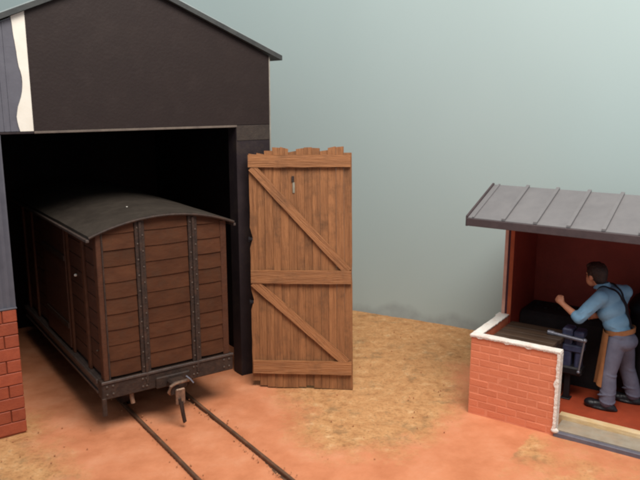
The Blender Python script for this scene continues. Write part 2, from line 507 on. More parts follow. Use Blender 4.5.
for k in range(130):
    rs = RAIL_S[1] if random.random() < 0.75 else RAIL_S[0]
    side = random.choice((-1, 1)) if rs == RAIL_S[0] else random.choice((-1, -1, 1))
    p = SHED.w((rs + side * random.uniform(0.035, 0.085), random.uniform(-2.6, 0.5), 0))
    crumb(p.x, p.y, random.uniform(0.003, 0.009))
for k in range(260):
    x, y = random.uniform(-0.7, 1.7), random.uniform(5.8, 9.5)
    if sdist(TAN, x, y) > 0.1: continue
    crumb(x, y, random.choice((0.003, 0.004, 0.004, 0.008)))
for k in range(20):
    x, y = random.uniform(-3.2, -2.1), random.uniform(5.4, 6.6)
    crumb(x, y, random.uniform(0.004, 0.009))
GRIT = mat('loose_grit', (0.60, 0.27, 0.13), (0.30, 0.13, 0.06), rough=0.9, scale=9, bump=0)
o = obj('gravel', bm, GRIT)
props(o, 'loose brown grit scattered on the ground and along rails', 'grit', kind='stuff')

# ------------------------------------------------------------------ engine shed
shed = thing('engine_shed', SHED, (-1.19, 0.0, 0), 'tall black gabled shed with open front over the goods van', 'shed')
SL, SR, OL, OR, LZ = -2.84, 0.47, -2.40, 0.03, 2.94
AX, AZ, SLOPE = -1.20, 4.415, 0.418
DEPTH = 3.35


def roofz(s): return AZ - SLOPE * abs(s - AX)


GL = -2.10   # left limit of the black gable board
bm = bmesh.new()
prism(bm, [(GL, LZ + 0.004), (SR - 0.012, LZ + 0.004), (SR - 0.012, roofz(SR) - 0.02), (AX, AZ - 0.02), (GL, roofz(GL) - 0.02)], 0.0, 0.05)
obj('gable_board', bm, GABLE, shed)
# card edge along the foot of the gable
obj('lintel_edge', box(GL, OR + 0.01, -0.004, 0.07, LZ - 0.022, LZ + 0.001, 0.003), EDGE, shed)
obj('lintel_edge', box(SL, GL - 0.002, 0.006, 0.07, LZ - 0.022, LZ - 0.002, 0.003), POST, shed)
# bare white strip with a wandering paint edge
bm = bmesh.new()
zt, zb = roofz(GL) - 0.02, LZ + 0.002
L_ = []
for i in range(25):
    z = zb + (zt - zb) * i / 24
    t = i / 24
    off = 0.105 + 0.018 * math.sin(t * 7.0 + 0.8) - 0.02 * math.exp(-((t - 0.12) / 0.08) ** 2) * -1 + 0.006 * pnoise(t * 9, 0.4)
    if 0.2 < t < 0.55: off -= 0.03 * math.sin((t - 0.2) / 0.35 * math.pi)
    L_.append((GL - off, min(z, roofz(GL - off) - 0.021)))
prism(bm, [(GL - 0.001, zb), (GL - 0.001, zt)] + L_[::-1], 0.004, 0.05)
obj('bare_strip', bm, WHITE, shed)
# grey vertical cladding on the left, above and below lintel level
bm = bmesh.new()
bx(bm, SL + 0.01, GL - 0.13 + 0.06, 0.012, 0.048, LZ + 0.003, roofz(SL) - 0.03)
prism(bm, [(SL + 0.01, roofz(SL) - 0.031), (GL - 0.07, roofz(SL) - 0.031), (GL - 0.07, roofz(GL - 0.07) - 0.03)], 0.012, 0.048)
for k in range(12):
    xr = SL + 0.05 + k * 0.055
    if xr < GL - 0.16: bx(bm, xr - 0.006, xr + 0.006, 0.006, 0.0121, LZ + 0.004, roofz(xr) - 0.04)
obj('upper_cladding', bm, CLAD, shed)
bm = bmesh.new()
nn = 28
xs = [SL + (OL - SL) * i / nn for i in range(nn + 1)]
prism(bm, [(x, -0.012 + 0.010 * math.sin(i * math.pi / 2)) for i, x in enumerate(xs)] + [(OL, 0.16), (SL, 0.16)], 1.285, LZ - 0.025, 'z')
obj('pier_cladding', bm, CLAD, shed)
# brick pier at the left of the opening
pier = obj('brick_pier', box(SL, OL - 0.012, -0.008, 0.20, -0.02, 1.269, 0.004), MORTARD, shed)
bh, bl, g = 0.122, 0.27, 0.014


def brick_mesh(l, h, d, name):
    bmb = box(-l / 2, l / 2, -d / 2, d / 2, -h / 2, h / 2, min(0.006, h * 0.12))
    bmesh.ops.recalc_face_normals(bmb, faces=bmb.faces)
    me = bpy.data.meshes.new(name); bmb.to_mesh(me); bmb.free()
    return me


cache = {}


def brick(parent, x0, x1, y, z0, z1, m, d=0.03, jitter=0.0015):
    l, h = x1 - x0, z1 - z0
    k = (round(l, 3), round(h, 3), d, m.name)
    if k not in cache:
        cache[k] = brick_mesh(l, h, d, 'brick'); cache[k].materials.append(m)
    return inst('brick', cache[k], m, parent, ((x0 + x1) / 2, y + random.uniform(-jitter, jitter), (z0 + z1) / 2),
                (random.uniform(-0.008, 0.008), random.uniform(-0.005, 0.005), random.uniform(-0.01, 0.01)))


def courses(parent, x0, x1, z0, z1, rows, bl, gap, y, m, d=0.03, from_right=False):
    rh = (z1 - z0) / rows
    for r in range(rows):
        a, b_ = z0 + r * rh + gap / 2, z0 + (r + 1) * rh - gap / 2
        x = (x1 if from_right else x0)
        first = bl if r % 2 == 0 else bl / 2
        sgn = -1 if from_right else 1
        while True:
            ln = first
            e = x + sgn * ln
            e = max(e, x0) if from_right else min(e, x1)
            lo, hi = (e, x) if from_right else (x, e)
            if hi - lo > gap * 2.2:
                brick(parent, lo + gap / 2, hi - gap / 2, y, a, b_, m, d)
            x = e; first = bl
            if (from_right and x <= x0 + 1e-6) or (not from_right and x >= x1 - 1e-6): break


courses(pier, SL, OL, 0.0, 1.268, 10, 0.27, 0.007, -0.014, BRICKD, 0.03, True)
obj('pier_ledge', box(SL, OL + 0.004, -0.034, 0.19, 1.270, 1.2855, 0.003), CLAD, shed)
# right door post
post = obj('door_post', box(OR, SR - 0.012, 0.004, 0.20, -0.02, LZ + 0.002, 0.004), POST, shed)
obj('post_cap', box(OR + 0.004, SR - 0.02, -0.002, 0.02, LZ - 0.17, LZ - 0.004, 0.003),
    mat('worn_post_top', (0.050, 0.036, 0.028), (0.028, 0.020, 0.017), rough=0.7, scale=9, bump=0.2), shed)
obj('corner_strip', box(SR - 0.011, SR + 0.004, 0.0, 0.05, -0.02, roofz(SR) - 0.03, 0.002), CORNERPALE, shed)
# walls inside
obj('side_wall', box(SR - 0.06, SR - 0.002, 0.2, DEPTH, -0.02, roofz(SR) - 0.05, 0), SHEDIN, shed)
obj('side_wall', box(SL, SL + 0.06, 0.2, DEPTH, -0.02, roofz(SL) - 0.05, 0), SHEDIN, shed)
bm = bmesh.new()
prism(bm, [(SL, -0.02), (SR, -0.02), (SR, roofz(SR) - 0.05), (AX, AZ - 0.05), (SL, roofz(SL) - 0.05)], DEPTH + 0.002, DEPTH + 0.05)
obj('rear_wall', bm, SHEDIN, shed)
# roof: two sheets, pale on top, with dark edges
for sg in (-1, 1):
    e = AX + sg * 1.80
    bm = bmesh.new()
    t = 0.036
    top = [(AX + sg * 0.001, AZ + t), (e, roofz(e) + t)]
    prism(bm, [(AX + sg * 0.001, AZ - 0.015), (AX + sg * 0.001, AZ + t), (e, roofz(e) + t), (e, roofz(e) - 0.015)], -0.06, DEPTH + 0.08)
    rf = obj('roof_sheet', bm, ROOFSHED, shed)
    bm = bmesh.new()
    prism(bm, [(AX + sg * 0.004, AZ + t + 0.001), (AX + sg * 0.004, AZ + t + 0.012), (e - sg * 0.01, roofz(e) + t + 0.010), (e - sg * 0.01, roofz(e) + t + 0.001)], -0.055, DEPTH + 0.07)
    obj('roof_covering', bm, ROOFTOP, rf)

# ------------------------------------------------------------------ goods wagon
WX = -1.095
WF, WB = -0.55, 2.55
wag = thing('goods_wagon', SHED, (WX, 1.0, 0.03), 'brown planked goods van with curved grey roof, half inside the black shed', 'wagon')
RH, ZE, ZA = 0.748, 2.005, 2.150
RR = (RH * RH + (ZA - ZE) ** 2) / (2 * (ZA - ZE)); RC = ZA - RR


def arc(x): return RC + math.sqrt(max(0, RR * RR - x * x))


HB = 0.672
ZB = 0.555
# inner shell
bm = bmesh.new()
pts = [(WX - HB + 0.03, ZB), (WX + HB - 0.03, ZB)] + [(WX + x, arc(x) - 0.035) for x in [(HB - 0.03) * (1 - 2 * i / 20) for i in range(21)]]
prism(bm, pts, WF + 0.03, WB)
obj('body_panel', bm, WAGONB, wag)
# roof
bm = bmesh.new()
K = 26
outer = [(WX + x, arc(x)) for x in [-RH + 2 * RH * i / K for i in range(K + 1)]]
inner = [(WX + x, arc(x) - 0.032) for x in [RH - 2 * RH * i / K for i in range(K + 1)]]
prism(bm, outer + inner, WF - 0.055, WB + 0.05)
bmesh.ops.subdivide_edges(bm, edges=[e for e in bm.edges if abs(e.verts[0].co.y - e.verts[1].co.y) > 1], cuts=18)
for v in bm.verts:
    v.co.z += 0.006 * pnoise(v.co.x * 2, v.co.y * 2, 5)
rf = obj('roof', bm, WROOF, wag, smooth=True)
# rain strip along the left eave and bead on the end
obj('gutter', box(WX - RH - 0.028, WX - RH + 0.004, WF - 0.06, WB, ZE - 0.058, ZE - 0.030, 0.004), SOLE, wag)
obj('gutter', box(WX + RH - 0.004, WX + RH + 0.02, WF - 0.06, WB, ZE - 0.058, ZE - 0.030, 0.004), SOLE, wag)
bm = bmesh.new(); tube(bm, [(WX + x, WF - 0.056, arc(x) - 0.018) for x in [-RH + 2 * RH * i / K for i in range(K + 1)]], 0.014, 6)
obj('roof_bead', bm, IRON, rf, smooth=True)
bm = bmesh.new(); ball(bm, (WX - 0.16, WF + 0.55, arc(-0.16) + 0.004), 0.011, 1, (1, 1, 0.5))
obj('white_fleck', bm, WHITEDOT, rf)

# end planks: three bays
ST = [WX - 0.250, WX + 0.300]
SW = 0.052
bays = [(WX - HB + 0.065, ST[0] - SW), (ST[0] + SW, ST[1] - SW), (ST[1] + SW, WX + HB - 0.05)]
ROW = 0.1565
for bi, (xa, xb) in enumerate(bays):
    for r in range(11):
        z0 = ZB + 0.035 + r * ROW
        z1 = z0 + ROW - 0.005
        mxz = max(arc(xa - WX), arc(xb - WX), arc(0) if xa < WX < xb else 0) - 0.03
        if z0 > mxz - 0.03: continue
        bm = bmesh.new()
        nseg = 10
        tilt = 0.010 + random.uniform(-0.002, 0.002)
        sag = random.uniform(0.001, 0.006); y_ = WF + random.uniform(-0.002, 0.002)
        f0, f1, b0, b1 = [], [], [], []
        for i in range(nseg + 1):
            t = i / nseg
            x = xa + (xb - xa) * t
            s_ = -sag * math.sin(math.pi * t)
            zt_ = min(z1 + s_, arc(x - WX) - 0.03)
            zb_ = min(z0 + s_, zt_ - 0.004)
            f0.append(bm.verts.new((x, y_ - tilt, zb_))); f1.append(bm.verts.new((x, y_, zt_)))
            b0.append(bm.verts.new((x, WF + 0.032, zb_))); b1.append(bm.verts.new((x, WF + 0.032, zt_)))
        for i in range(nseg):
            bm.faces.new((f0[i], f0[i + 1], f1[i + 1], f1[i])); bm.faces.new((b0[i + 1], b0[i], b1[i], b1[i + 1]))
            bm.faces.new((f1[i], f1[i + 1], b1[i + 1], b1[i])); bm.faces.new((b0[i], b0[i + 1], f0[i + 1], f0[i]))
        bm.faces.new((f0[0], f1[0], b1[0], b0[0])); bm.faces.new((f0[-1], b0[-1], b1[-1], f1[-1]))
        obj('end_plank', bm, WAGON, wag)
rv = bmesh.new(); ball(rv, (0, 0, 0), 0.0125, 1, (1, 0.55, 1)); rvm = bpy.data.meshes.new('rivet'); rv.to_mesh(rvm); rv.free(); rvm.materials.append(RIVET)
for sx in ST:
    bm = bmesh.new()
    bx(bm, sx - SW + 0.004, sx + SW - 0.004, WF - 0.022, WF + 0.02, 0.40, arc(sx - WX) - 0.032, 0.004)
    bx(bm, sx - 0.014, sx + 0.014, WF - 0.040, WF - 0.020, 0.44, arc(sx - WX) - 0.04, 0.004)
    st = obj('stanchion', bm, IRON, wag)
    zc = 0.62
    k = 0
    while zc < arc(sx - WX) - 0.06:
        inst('rivet', rvm, RIVET, st, Vector((sx + (0.026 if k % 2 else -0.026), WF - 0.023, zc)))
        zc += ROW / 2; k += 1
for sg in (-1, 1):
    obj('corner_post', box(WX + sg * (HB - 0.03) - 0.034, WX + sg * (HB - 0.03) + 0.034, WF - 0.014, WF + 0.08, ZB, ZE - 0.03 + 0.035, 0.006), WAGONF, wag)
    if sg < 0:
        obj('corner_angle', box(WX - HB + 0.045, WX - HB + 0.060, WF - 0.024, WF + 0.01, ZB, arc(HB - 0.05) - 0.035, 0.003), IRON, wag)
# headstock
hs = obj('headstock', box(WX - 0.708, WX + 0.708, WF - 0.03, WF + 0.10, 0.372, 0.556, 0.008), IRON, wag)
obj('headstock_lip', box(WX - 0.712, WX + 0.712, WF - 0.042, WF - 0.028, 0.535, 0.562, 0.004), SOLE, hs)
for x in (-0.66, -0.60, -0.30, -0.26, 0.25, 0.29, 0.60, 0.66):
    for z in (0.42, 0.50):
        inst('rivet', rvm, RIVET, hs, Vector((WX + x, WF - 0.032, z)), scale=(1.2, 1.2, 1.2))
# sides
for sg in (-1, 1):
    X0 = WX + sg * (HB - 0.03)
    y0 = WF + 0.085
    for r in range(9):
        z0 = ZB + 0.03 + r * ROW; z1 = min(z0 + ROW - 0.006, ZE - 0.045)
        bm = bmesh.new(); bx(bm, *sorted((X0, X0 + sg * 0.018)), y0, WB, z0, z1, 0.004)
        if sg < 0: obj('side_plank', bm, WAGONS, wag)
        else: bm.free()
    if sg > 0:
        obj('side_panel', box(X0, X0 + 0.018, y0, WB, ZB, ZE - 0.03, 0), WAGONS, wag)
    sb = obj('solebar', box(*sorted((X0 - sg * 0.02, X0 + sg * 0.055)), WF + 0.101, WB, 0.40, 0.552, 0.006), SOLE if sg < 0 else IRON, wag)
    if sg < 0:
        obj('solebar_flange', box(X0 - 0.078, X0 - 0.056, WF + 0.10, WB, 0.505, 0.548, 0.003), SOLE, sb)
        obj('solebar_flange', box(X0 - 0.072, X0 - 0.056, WF + 0.10, WB, 0.402, 0.43, 0.003), SOLE, sb)
    else:
        continue
    for yy in (WF + 0.42, WF + 0.98, WF + 1.02 + 0.95, WF + 2.5, WF + 2.95):
        obj('side_post', box(X0 - 0.044, X0 - 0.017, yy - 0.035, yy + 0.035, ZB - 0.003, ZE - 0.05, 0.005), WAGONF, wag)
    # sliding door between the second and third posts
    dr = obj('sliding_door', box(X0 - 0.052, X0 - 0.020, WF + 1.025, WF + 1.925, ZB + 0.03, ZE - 0.09, 0.006), WAGONS, wag)
    for k in range(2):
        obj('door_brace', box(X0 - 0.066, X0 - 0.050, WF + 1.03, WF + 1.92, ZB + 0.25 + k * 0.75, ZB + 0.31 + k * 0.75, 0.004), IRON, dr)
    bm = bmesh.new(); ball(bm, (X0 - 0.03, WF + 0.74, 1.46), 0.016, 2)
    obj('white_knob', bm, WHITEDOT, wag)
    bm = bmesh.new(); ball(bm, (X0 - 0.03, WF + 0.16, 0.82), 0.011, 2)
    obj('rivet', bm, RIVET, wag)
# running gear
for yy in (WF + 0.62, WB - 0.62):
    bm = bmesh.new(); cyl(bm, (RAIL_S[0] - 0.12, yy, 0.231), (RAIL_S[1] + 0.12, yy, 0.231), 0.03)
    ax = obj('axle', bm, IRON, wag)
    for rs, sg in ((RAIL_S[0], 1), (RAIL_S[1], -1)):
        bm = bmesh.new()
        cyl(bm, (rs - 0.035, yy, 0.231), (rs + 0.035, yy, 0.231), 0.212, seg=28)
        cyl(bm, (rs + sg * 0.036, yy, 0.231), (rs + sg * 0.052, yy, 0.231), 0.235, seg=28)
        cyl(bm, (rs - sg * 0.045, yy, 0.231), (rs - sg * 0.033, yy, 0.231), 0.06, seg=16)
        obj('wheel', bm, IRON, wag, smooth=True)
        bm = bmesh.new()
        bx(bm, rs - sg * 0.22 - 0.05, rs - sg * 0.22 + 0.05, yy - 0.07, yy + 0.07, 0.19, 0.33, 0.01)
        bx(bm, rs - sg * 0.22 - 0.02, rs - sg * 0.22 + 0.02, yy - 0.16, yy + 0.16, 0.31, 0.41, 0.01)
        obj('axle_box', bm, IRON, wag)
# guard iron hanging from the left of the headstock, brake pipe beside the wheel
bm = bmesh.new()
bx(bm, WX - 0.715, WX - 0.670, WF - 0.036, WF - 0.006, 0.205, 0.39, 0.005)
obj('guard_iron', bm, IRON, wag)
bm = bmesh.new()
tube(bm, [(WX - 0.40, WF + 0.04, 0.40), (WX - 0.40, WF + 0.03, 0.30), (WX - 0.395, WF + 0.02, 0.25)], 0.022)
obj('brake_pipe', bm, BRASS, wag, smooth=True)
# coupling
cp = obj('coupling', box(WX - 0.17, WX + 0.20, WF - 0.055, WF - 0.028, 0.365, 0.485, 0.01), IRON, wag)
bm = bmesh.new()
bx(bm, WX - 0.06, WX + 0.11, WF - 0.19, WF - 0.05, 0.365, 0.455, 0.018)
bx(bm, WX - 0.10, WX + 0.00, WF - 0.245, WF - 0.185, 0.34, 0.445, 0.015)
obj('draw_block', bm, IRON, cp)
bm = bmesh.new()
tube(bm, [(WX - 0.085, WF - 0.20, 0.35), (WX - 0.115, WF - 0.235, 0.385), (WX - 0.10, WF - 0.255, 0.45), (WX - 0.05, WF - 0.265, 0.478), (WX + 0.02, WF - 0.265, 0.478), (WX + 0.07, WF - 0.24, 0.47), (WX + 0.10, WF - 0.2, 0.455), (WX + 0.125, WF - 0.16, 0.43)], 0.017)
obj('hook', bm, BRASS, cp, smooth=True)
bm = bmesh.new()
tube(bm, [(WX + 0.085, WF - 0.21, 0.505), (WX + 0.11, WF - 0.25, 0.48), (WX + 0.135, WF - 0.27, 0.44)], 0.008, 6)
obj('pin', bm, STEEL, cp, smooth=True)
bm = bmesh.new()
bx(bm, WX - 0.055, WX + 0.045, WF - 0.27, WF - 0.245, 0.24, 0.41, 0.01)
obj('shackle', bm, BRASS, cp)
bm = bmesh.new()
tube(bm, [(WX - 0.02, WF - 0.275, 0.31), (WX - 0.012, WF - 0.285, 0.22), (WX + 0.0, WF - 0.29, 0.13), (WX + 0.012, WF - 0.29, 0.055), (WX + 0.024, WF - 0.285, 0.058), (WX + 0.012, WF - 0.275, 0.16), (WX + 0.004, WF - 0.268, 0.27)], 0.015)
obj('chain_link', bm, IRON, cp, smooth=True)

# ------------------------------------------------------------------ loose plank door leaning on the post
d0, d1 = Vector((-0.768, 7.581, 0)), Vector((0.375, 7.497, 0))
door = bpy.data.objects.new('plank_door', None)
COL.objects.link(door)
door.location = d0 + Vector((0, 0, -0.006))
door.rotation_mode = 'XYZ'
az = math.atan2((d1 - d0).y, (d1 - d0).x)
door.matrix_world = Matrix.Translation(door.location) @ Matrix.Rotation(az, 4, 'Z') @ Matrix.Rotation(R(-6.2), 4, 'X') @ Matrix.Rotation(R(-1.0), 4, 'Y')
BASE[door] = Vector((0, 0, 0))
props(door, 'weathered wooden plank door with ragged top leaning beside the shed opening', 'door')
NB = 13
DW = 1.145
tops = [2.645, 2.65, 2.68, 2.715, 2.71, 2.668, 2.70, 2.713, 2.705, 2.675, 2.712, 2.715, 2.65]
bots = [0.075, 0.022, 0.008, 0.004, 0.0, 0.004, 0.010, 0.026, 0.0, -0.004, -0.008, -0.012, -0.016]
for k in range(NB):
    xa, xb = k * DW / NB + 0.0010, (k + 1) * DW / NB - 0.0010
    if 0 < k < NB - 1: xa += random.uniform(0, 0.0015)
    bm = bmesh.new()
    n = 22
    yj = random.uniform(-0.006, 0.006)
    zt_, zb_ = tops[k], bots[k]
    cut = random.uniform(-0.02, 0.02)
    lft, rgt = [], []
    for i in range(n + 1):
        t = i / n
        za = zb_ + (zt_ + cut * 0.6 - zb_) * t
        zb2 = zb_ + (random.uniform(-.004, .004) if i == 0 else 0) + (zt_ - cut * 0.6 - zb_) * t
        wl = 0.0
        wr = 0.0
        if k == 0:   # worn left edge with two bites for the hinges
            wl += 0.010 * max(0, pnoise(t * 14, 9.0)) + (0.030 if i in (14,) or i == 8 else 0)
        if k == NB - 1: wr -= 0.008 * max(0, pnoise(t * 11, 4.0))
        lft.append((xa + wl, za)); rgt.append((xb + wr, zb2))
    # triangulated strip front/back
    fl = [bm.verts.new((x, yj - 0.02, z)) for x, z in lft]; fr = [bm.verts.new((x, yj - 0.02, z)) for x, z in rgt]
    bl_ = [bm.verts.new((x, yj + 0.02, z)) for x, z in lft]; br = [bm.verts.new((x, yj + 0.02, z)) for x, z in rgt]
    for i in range(n):
        bm.faces.new((fl[i], fr[i], fr[i + 1], fl[i + 1])); bm.faces.new((br[i], bl_[i], bl_[i + 1], br[i + 1]))
        bm.faces.new((bl_[i], fl[i], fl[i + 1], bl_[i + 1])); bm.faces.new((fr[i], br[i], br[i + 1], fr[i + 1]))
    bm.faces.new((fl[0], bl_[0], br[0], fr[0])); bm.faces.new((fl[-1], fr[-1], br[-1], bl_[-1]))
    obj('board', bm, DOORW, door)


def rough_bar(p, q, wd, y0, y1, amp=0.006, seed=0.0, ends=None):
    """bar with wavering edges in the plane of the door, from p to q (x,z)"""
    p, q = Vector(p), Vector(q)
    u = (q - p); ln = u.length; u.normalize(); v = Vector((-u.y, u.x))
    n = 18
    a, b = [], []
    for i in range(n + 1):
        t = i / n
        c = p + u * ln * t
        a.append(c + v * (wd / 2 + amp * pnoise(t * 5, seed)))
        b.append(c - v * (wd / 2 + amp * pnoise(t * 5, seed + 20)))
    if ends:
        a[0].y, b[0].y = ends[0]; a[-1].y, b[-1].y = ends[1]
    bm = bmesh.new()
    prism(bm, [tuple(x) for x in a] + [tuple(x) for x in b[::-1]], y0, y1)
    return bm


for i, (z, wd) in enumerate(((2.565, 0.135), (1.275, 0.15), (0.245, 0.15))):
    obj('ledge', rough_bar((0.0 + 0.01 * i, z + 0.004), (DW - 0.012, z - 0.006), wd, -0.062, -0.026, 0.007, i * 3.3), DOORL, door)
obj('brace', rough_bar((0.038, 2.50), (1.098, 1.335), 0.095, -0.055, -0.026, 0.005, 11), DOORB, door)
obj('brace', rough_bar((0.038, 1.215), (1.075, 0.30), 0.095, -0.055, -0.026, 0.005, 17), DOORB, door)
for z in (2.56, 1.27, 0.25):
    obj('rear_batten', box(0.02, DW - 0.02, 0.027, 0.05, z - 0.07, z + 0.07, 0.004), DOORL, door)
obj('latch_plate', box(0.488, 0.514, -0.030, -0.022, 2.21, 2.33, 0.004), LATCH, door)
bm = bmesh.new(); bx(bm, 0.478, 0.508, -0.032, -0.024, 2.332, 2.40, 0.003)
obj('latch_recess', bm, IRON, door)
for z in (1.70, 0.985):
    bm = bmesh.new()
    bx(bm, -0.02, 0.030, -0.026, 0.012, z - 0.016, z + 0.016, 0.005)
    cyl(bm, (-0.012, -0.01, z - 0.028), (-0.012, -0.01, z + 0.028), 0.009, seg=8)
    obj('hinge', bm, BLACKIRON, door)

# ------------------------------------------------------------------ smithy
sm = thing('smithy', SMITHY, (1.2, 0.8, 0), 'open-fronted red brick smithy with low wall and grey ribbed roof', 'building')
FR = 2.7
WT = 0.085
FZ = 0.075
# plinth / floor
obj('slab_edge', box(0.895, FR, -0.004, 0.05, -0.03, 0.036, 0.006), SLABEDGE, sm)
obj('slab_strip', box(0.897, FR, 0.051, 0.295, -0.03, 0.046, 0.004), SLABTOP, sm)
bm = bmesh.new()
n = 60
prev = None
up, lo = [], []
for i in range(n + 1):
    x = 0.86 + (FR - 0.86) * i / n
    up.append((x, 0.385 + 0.004 * pnoise(x * 5, 2))); lo.append((x, 0.296 + 0.008 * pnoise(x * 6, 8)))
prism(bm, lo + up[::-1], -0.02, 0.088, 'z')
obj('door_sill', bm, SILL, sm)
obj('floor', box(WT, FR, 0.392, 1.68, -0.02, FZ, 0), REDFLOOR, sm)
obj('floor', box(WT, 0.858, WT + 0.002, 0.391, -0.02, FZ, 0), REDFLOOR, sm)
# low front wall
LW = 0.85
lw = obj('low_wall', box(0.0, 0.90, 0.012, WT, -0.02, LW, 0.002), MORTARL, sm)
courses(lw, 0.0, 0.895, 0.0, 0.842, 11, 0.205, 0.0065, 0.0165, BRICKL, 0.013)
# low side wall and full-height side wall, brick embossed
SIDEB = mat('smithy_side_paint', (0.62, 0.17, 0.085), (0.54, 0.14, 0.07), rough=0.6, scale=9, bump=0.1)
obj('low_side_wall', box(0.0, WT, WT + 0.001, 0.87, -0.02, LW, 0.002), SIDEB, sm)
UW = obj('side_wall', box(0.0, 0.036, 0.871, 1.68, -0.02, 2.02, 0.0), SIDEB, sm)
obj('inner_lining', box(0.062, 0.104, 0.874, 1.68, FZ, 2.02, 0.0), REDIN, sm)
bm = bmesh.new()
bx(bm, 0.0362, 0.0618, 0.873, 1.68, 0.0, 2.02)
obj('lining_joint', bm, mat('purple_joint', (0.06, 0.02, 0.03), rough=0.7, bump=0), sm)
obj('wall_edge', box(0.062, 0.1045, 0.866, 0.8735, LW, 2.02, 0.0015), mat('orange_edge', (0.42, 0.085, 0.03), rough=0.6, bump=0.05), UW)
obj('wall_edge', box(-0.0006, 0.0355, 0.866, 0.8705, LW, 2.02, 0.0015), mat('pinkish_edge', (0.66, 0.36, 0.28), rough=0.6, bump=0.05), UW)
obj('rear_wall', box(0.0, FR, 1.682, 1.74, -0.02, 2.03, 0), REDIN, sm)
# white bare edges with ragged paint line
bm = bmesh.new()
n = 70
f, bk = [], []
for i in range(n + 1):
    x = -0.008 + 0.918 * i / n
    f.append((x, -0.010 - 0.004 * max(0, pnoise(x * 9, 3.0)) + 0.003 * pnoise(x * 30, 1.0)))
    bk.append((x, WT + 0.004 + 0.006 * pnoise(x * 12, 6.0)))
prism(bm, f + bk[::-1], LW + 0.001, LW + 0.013, 'z')
obj('wall_cap', bm, WHITE2, lw)
bm = bmesh.new()
dn = [(-0.006 + 0.915 * i / 80, LW + 0.0005 - 0.012 - 0.018 * max(0, pnoise(i * 0.16, 31.0)) - 0.004 * pnoise(i * 0.7, 37.0)) for i in range(81)]
prism(bm, [(0.909, LW + 0.0005), (-0.006, LW + 0.0005)] + dn, -0.0045, 0.0065)
obj('filler_run', bm, WHITE2, lw)
bm = bmesh.new()
f, bk = [], []
for i in range(41):
    y = WT + 0.006 + (0.88 - WT) * i / 40
    f.append((-0.010 - 0.012 * max(0, pnoise(y * 9, 13.0)) - (0.02 if i > 33 else 0), y)); bk.append((WT + 0.008 + 0.010 * pnoise(y * 11, 16.0), y))
prism(bm, f + bk[::-1], LW + 0.001, LW + 0.012, 'z')
obj('wall_cap', bm, WHITE2, sm)
bm = bmesh.new()
f, bk = [], []
for i in range(61):
    z = 0.03 + (LW - 0.03) * i / 60
    c_ = 0.016 * math.exp(-((z - 0.53) / 0.035) ** 2)
    f.append((0.884 - 0.010 * max(0, pnoise(z * 9, 23.0)) + 0.006 * pnoise(z * 30, 2) - c_, z)); bk.append((0.914, z))
prism(bm, f + bk[::-1], -0.006, WT + 0.003)
obj('end_cap', bm, WHITE2, lw)
bm = bmesh.new(); ball(bm, (0.905, 0.01, 0.045), 0.04, 2, (1, 0.7, 0.7))
obj('glue_blob', bm, WHITE2, lw, smooth=True)
# roof
SX0, YF, ZF, YR, ZR = -0.13, 0.10, 2.055, 0.80, 2.315
sl = (ZR - ZF) / (YR - YF)
YBK = 1.95
bm = bmesh.new()
prism(bm, [(YF, ZF - 0.028), (YF, ZF), (YR, ZR), (YR, ZR - 0.04)], SX0, FR, 'x')
rf = obj('roof_front', bm, ROOFGREY, sm)
bm = bmesh.new()
prism(bm, [(YR + 0.001, ZR - 0.04), (YR + 0.001, ZR), (YBK, ZR - 0.25), (YBK, ZR - 0.29)], SX0, FR, 'x')
obj('roof_back', bm, ROOFGREY, sm)
obj('fascia', box(SX0 - 0.004, FR, YF - 0.03, YF - 0.001, ZF - 0.082, ZF - 0.004, 0.004), FASCIA, sm)
bm = bmesh.new()
prism(bm, [(YF - 0.004, ZF - 0.09), (YF - 0.004, ZF + 0.014), (YR, ZR + 0.016), (YR, ZR - 0.075)], SX0 - 0.022, SX0 - 0.001, 'x')
obj('barge_board', bm, FASCIA, sm)
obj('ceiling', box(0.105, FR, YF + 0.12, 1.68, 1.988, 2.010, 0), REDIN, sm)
for k in range(9):
    x = SX0 + 0.175 - 0.12 + 0.315 * k if k else SX0 + 0.055
    bm = bmesh.new()
    y0, y1 = YF - 0.004, YR
    h = 0.022 if k else 0.012
    w_ = 0.018 if k else 0.010
    prism(bm, [(y0, ZF + 0.001), (y0, ZF + h), (y1, ZR + h), (y1, ZR + 0.001)], x - w_, x + w_, 'x')
    obj('roof_rib', bm, ROOFGREY, rf)

# ------------------------------------------------------------------ bench in the corner of the low wall
bn = thing('workbench', SMITHY, (0.42, 0.52, FZ), 'dark wooden plank bench behind the low brick wall', 'workbench')
ys = [WT + 0.012, 0.25, 0.41, 0.57, 0.73, 0.90]
for a, b in zip(ys, ys[1:]):
    bm = bmesh.new(); bx(bm, 0.115, 0.745 + random.uniform(-0.008, 0.008), a + 0.003, b - 0.003, 0.735, 0.782 + random.uniform(-0.003, 0.003), 0.005)
    obj('plank', bm, BENCH, bn)
for x in (0.15, 0.69):
    for y in (0.14, 0.84):
        obj('leg', box(x - 0.035, x + 0.035, y - 0.035, y + 0.035, FZ, 0.734, 0.005), BENCH, bn)
obj('apron_rail', box(0.70, 0.735, 0.18, 0.80, 0.60, 0.734, 0.004), BENCH, bn)

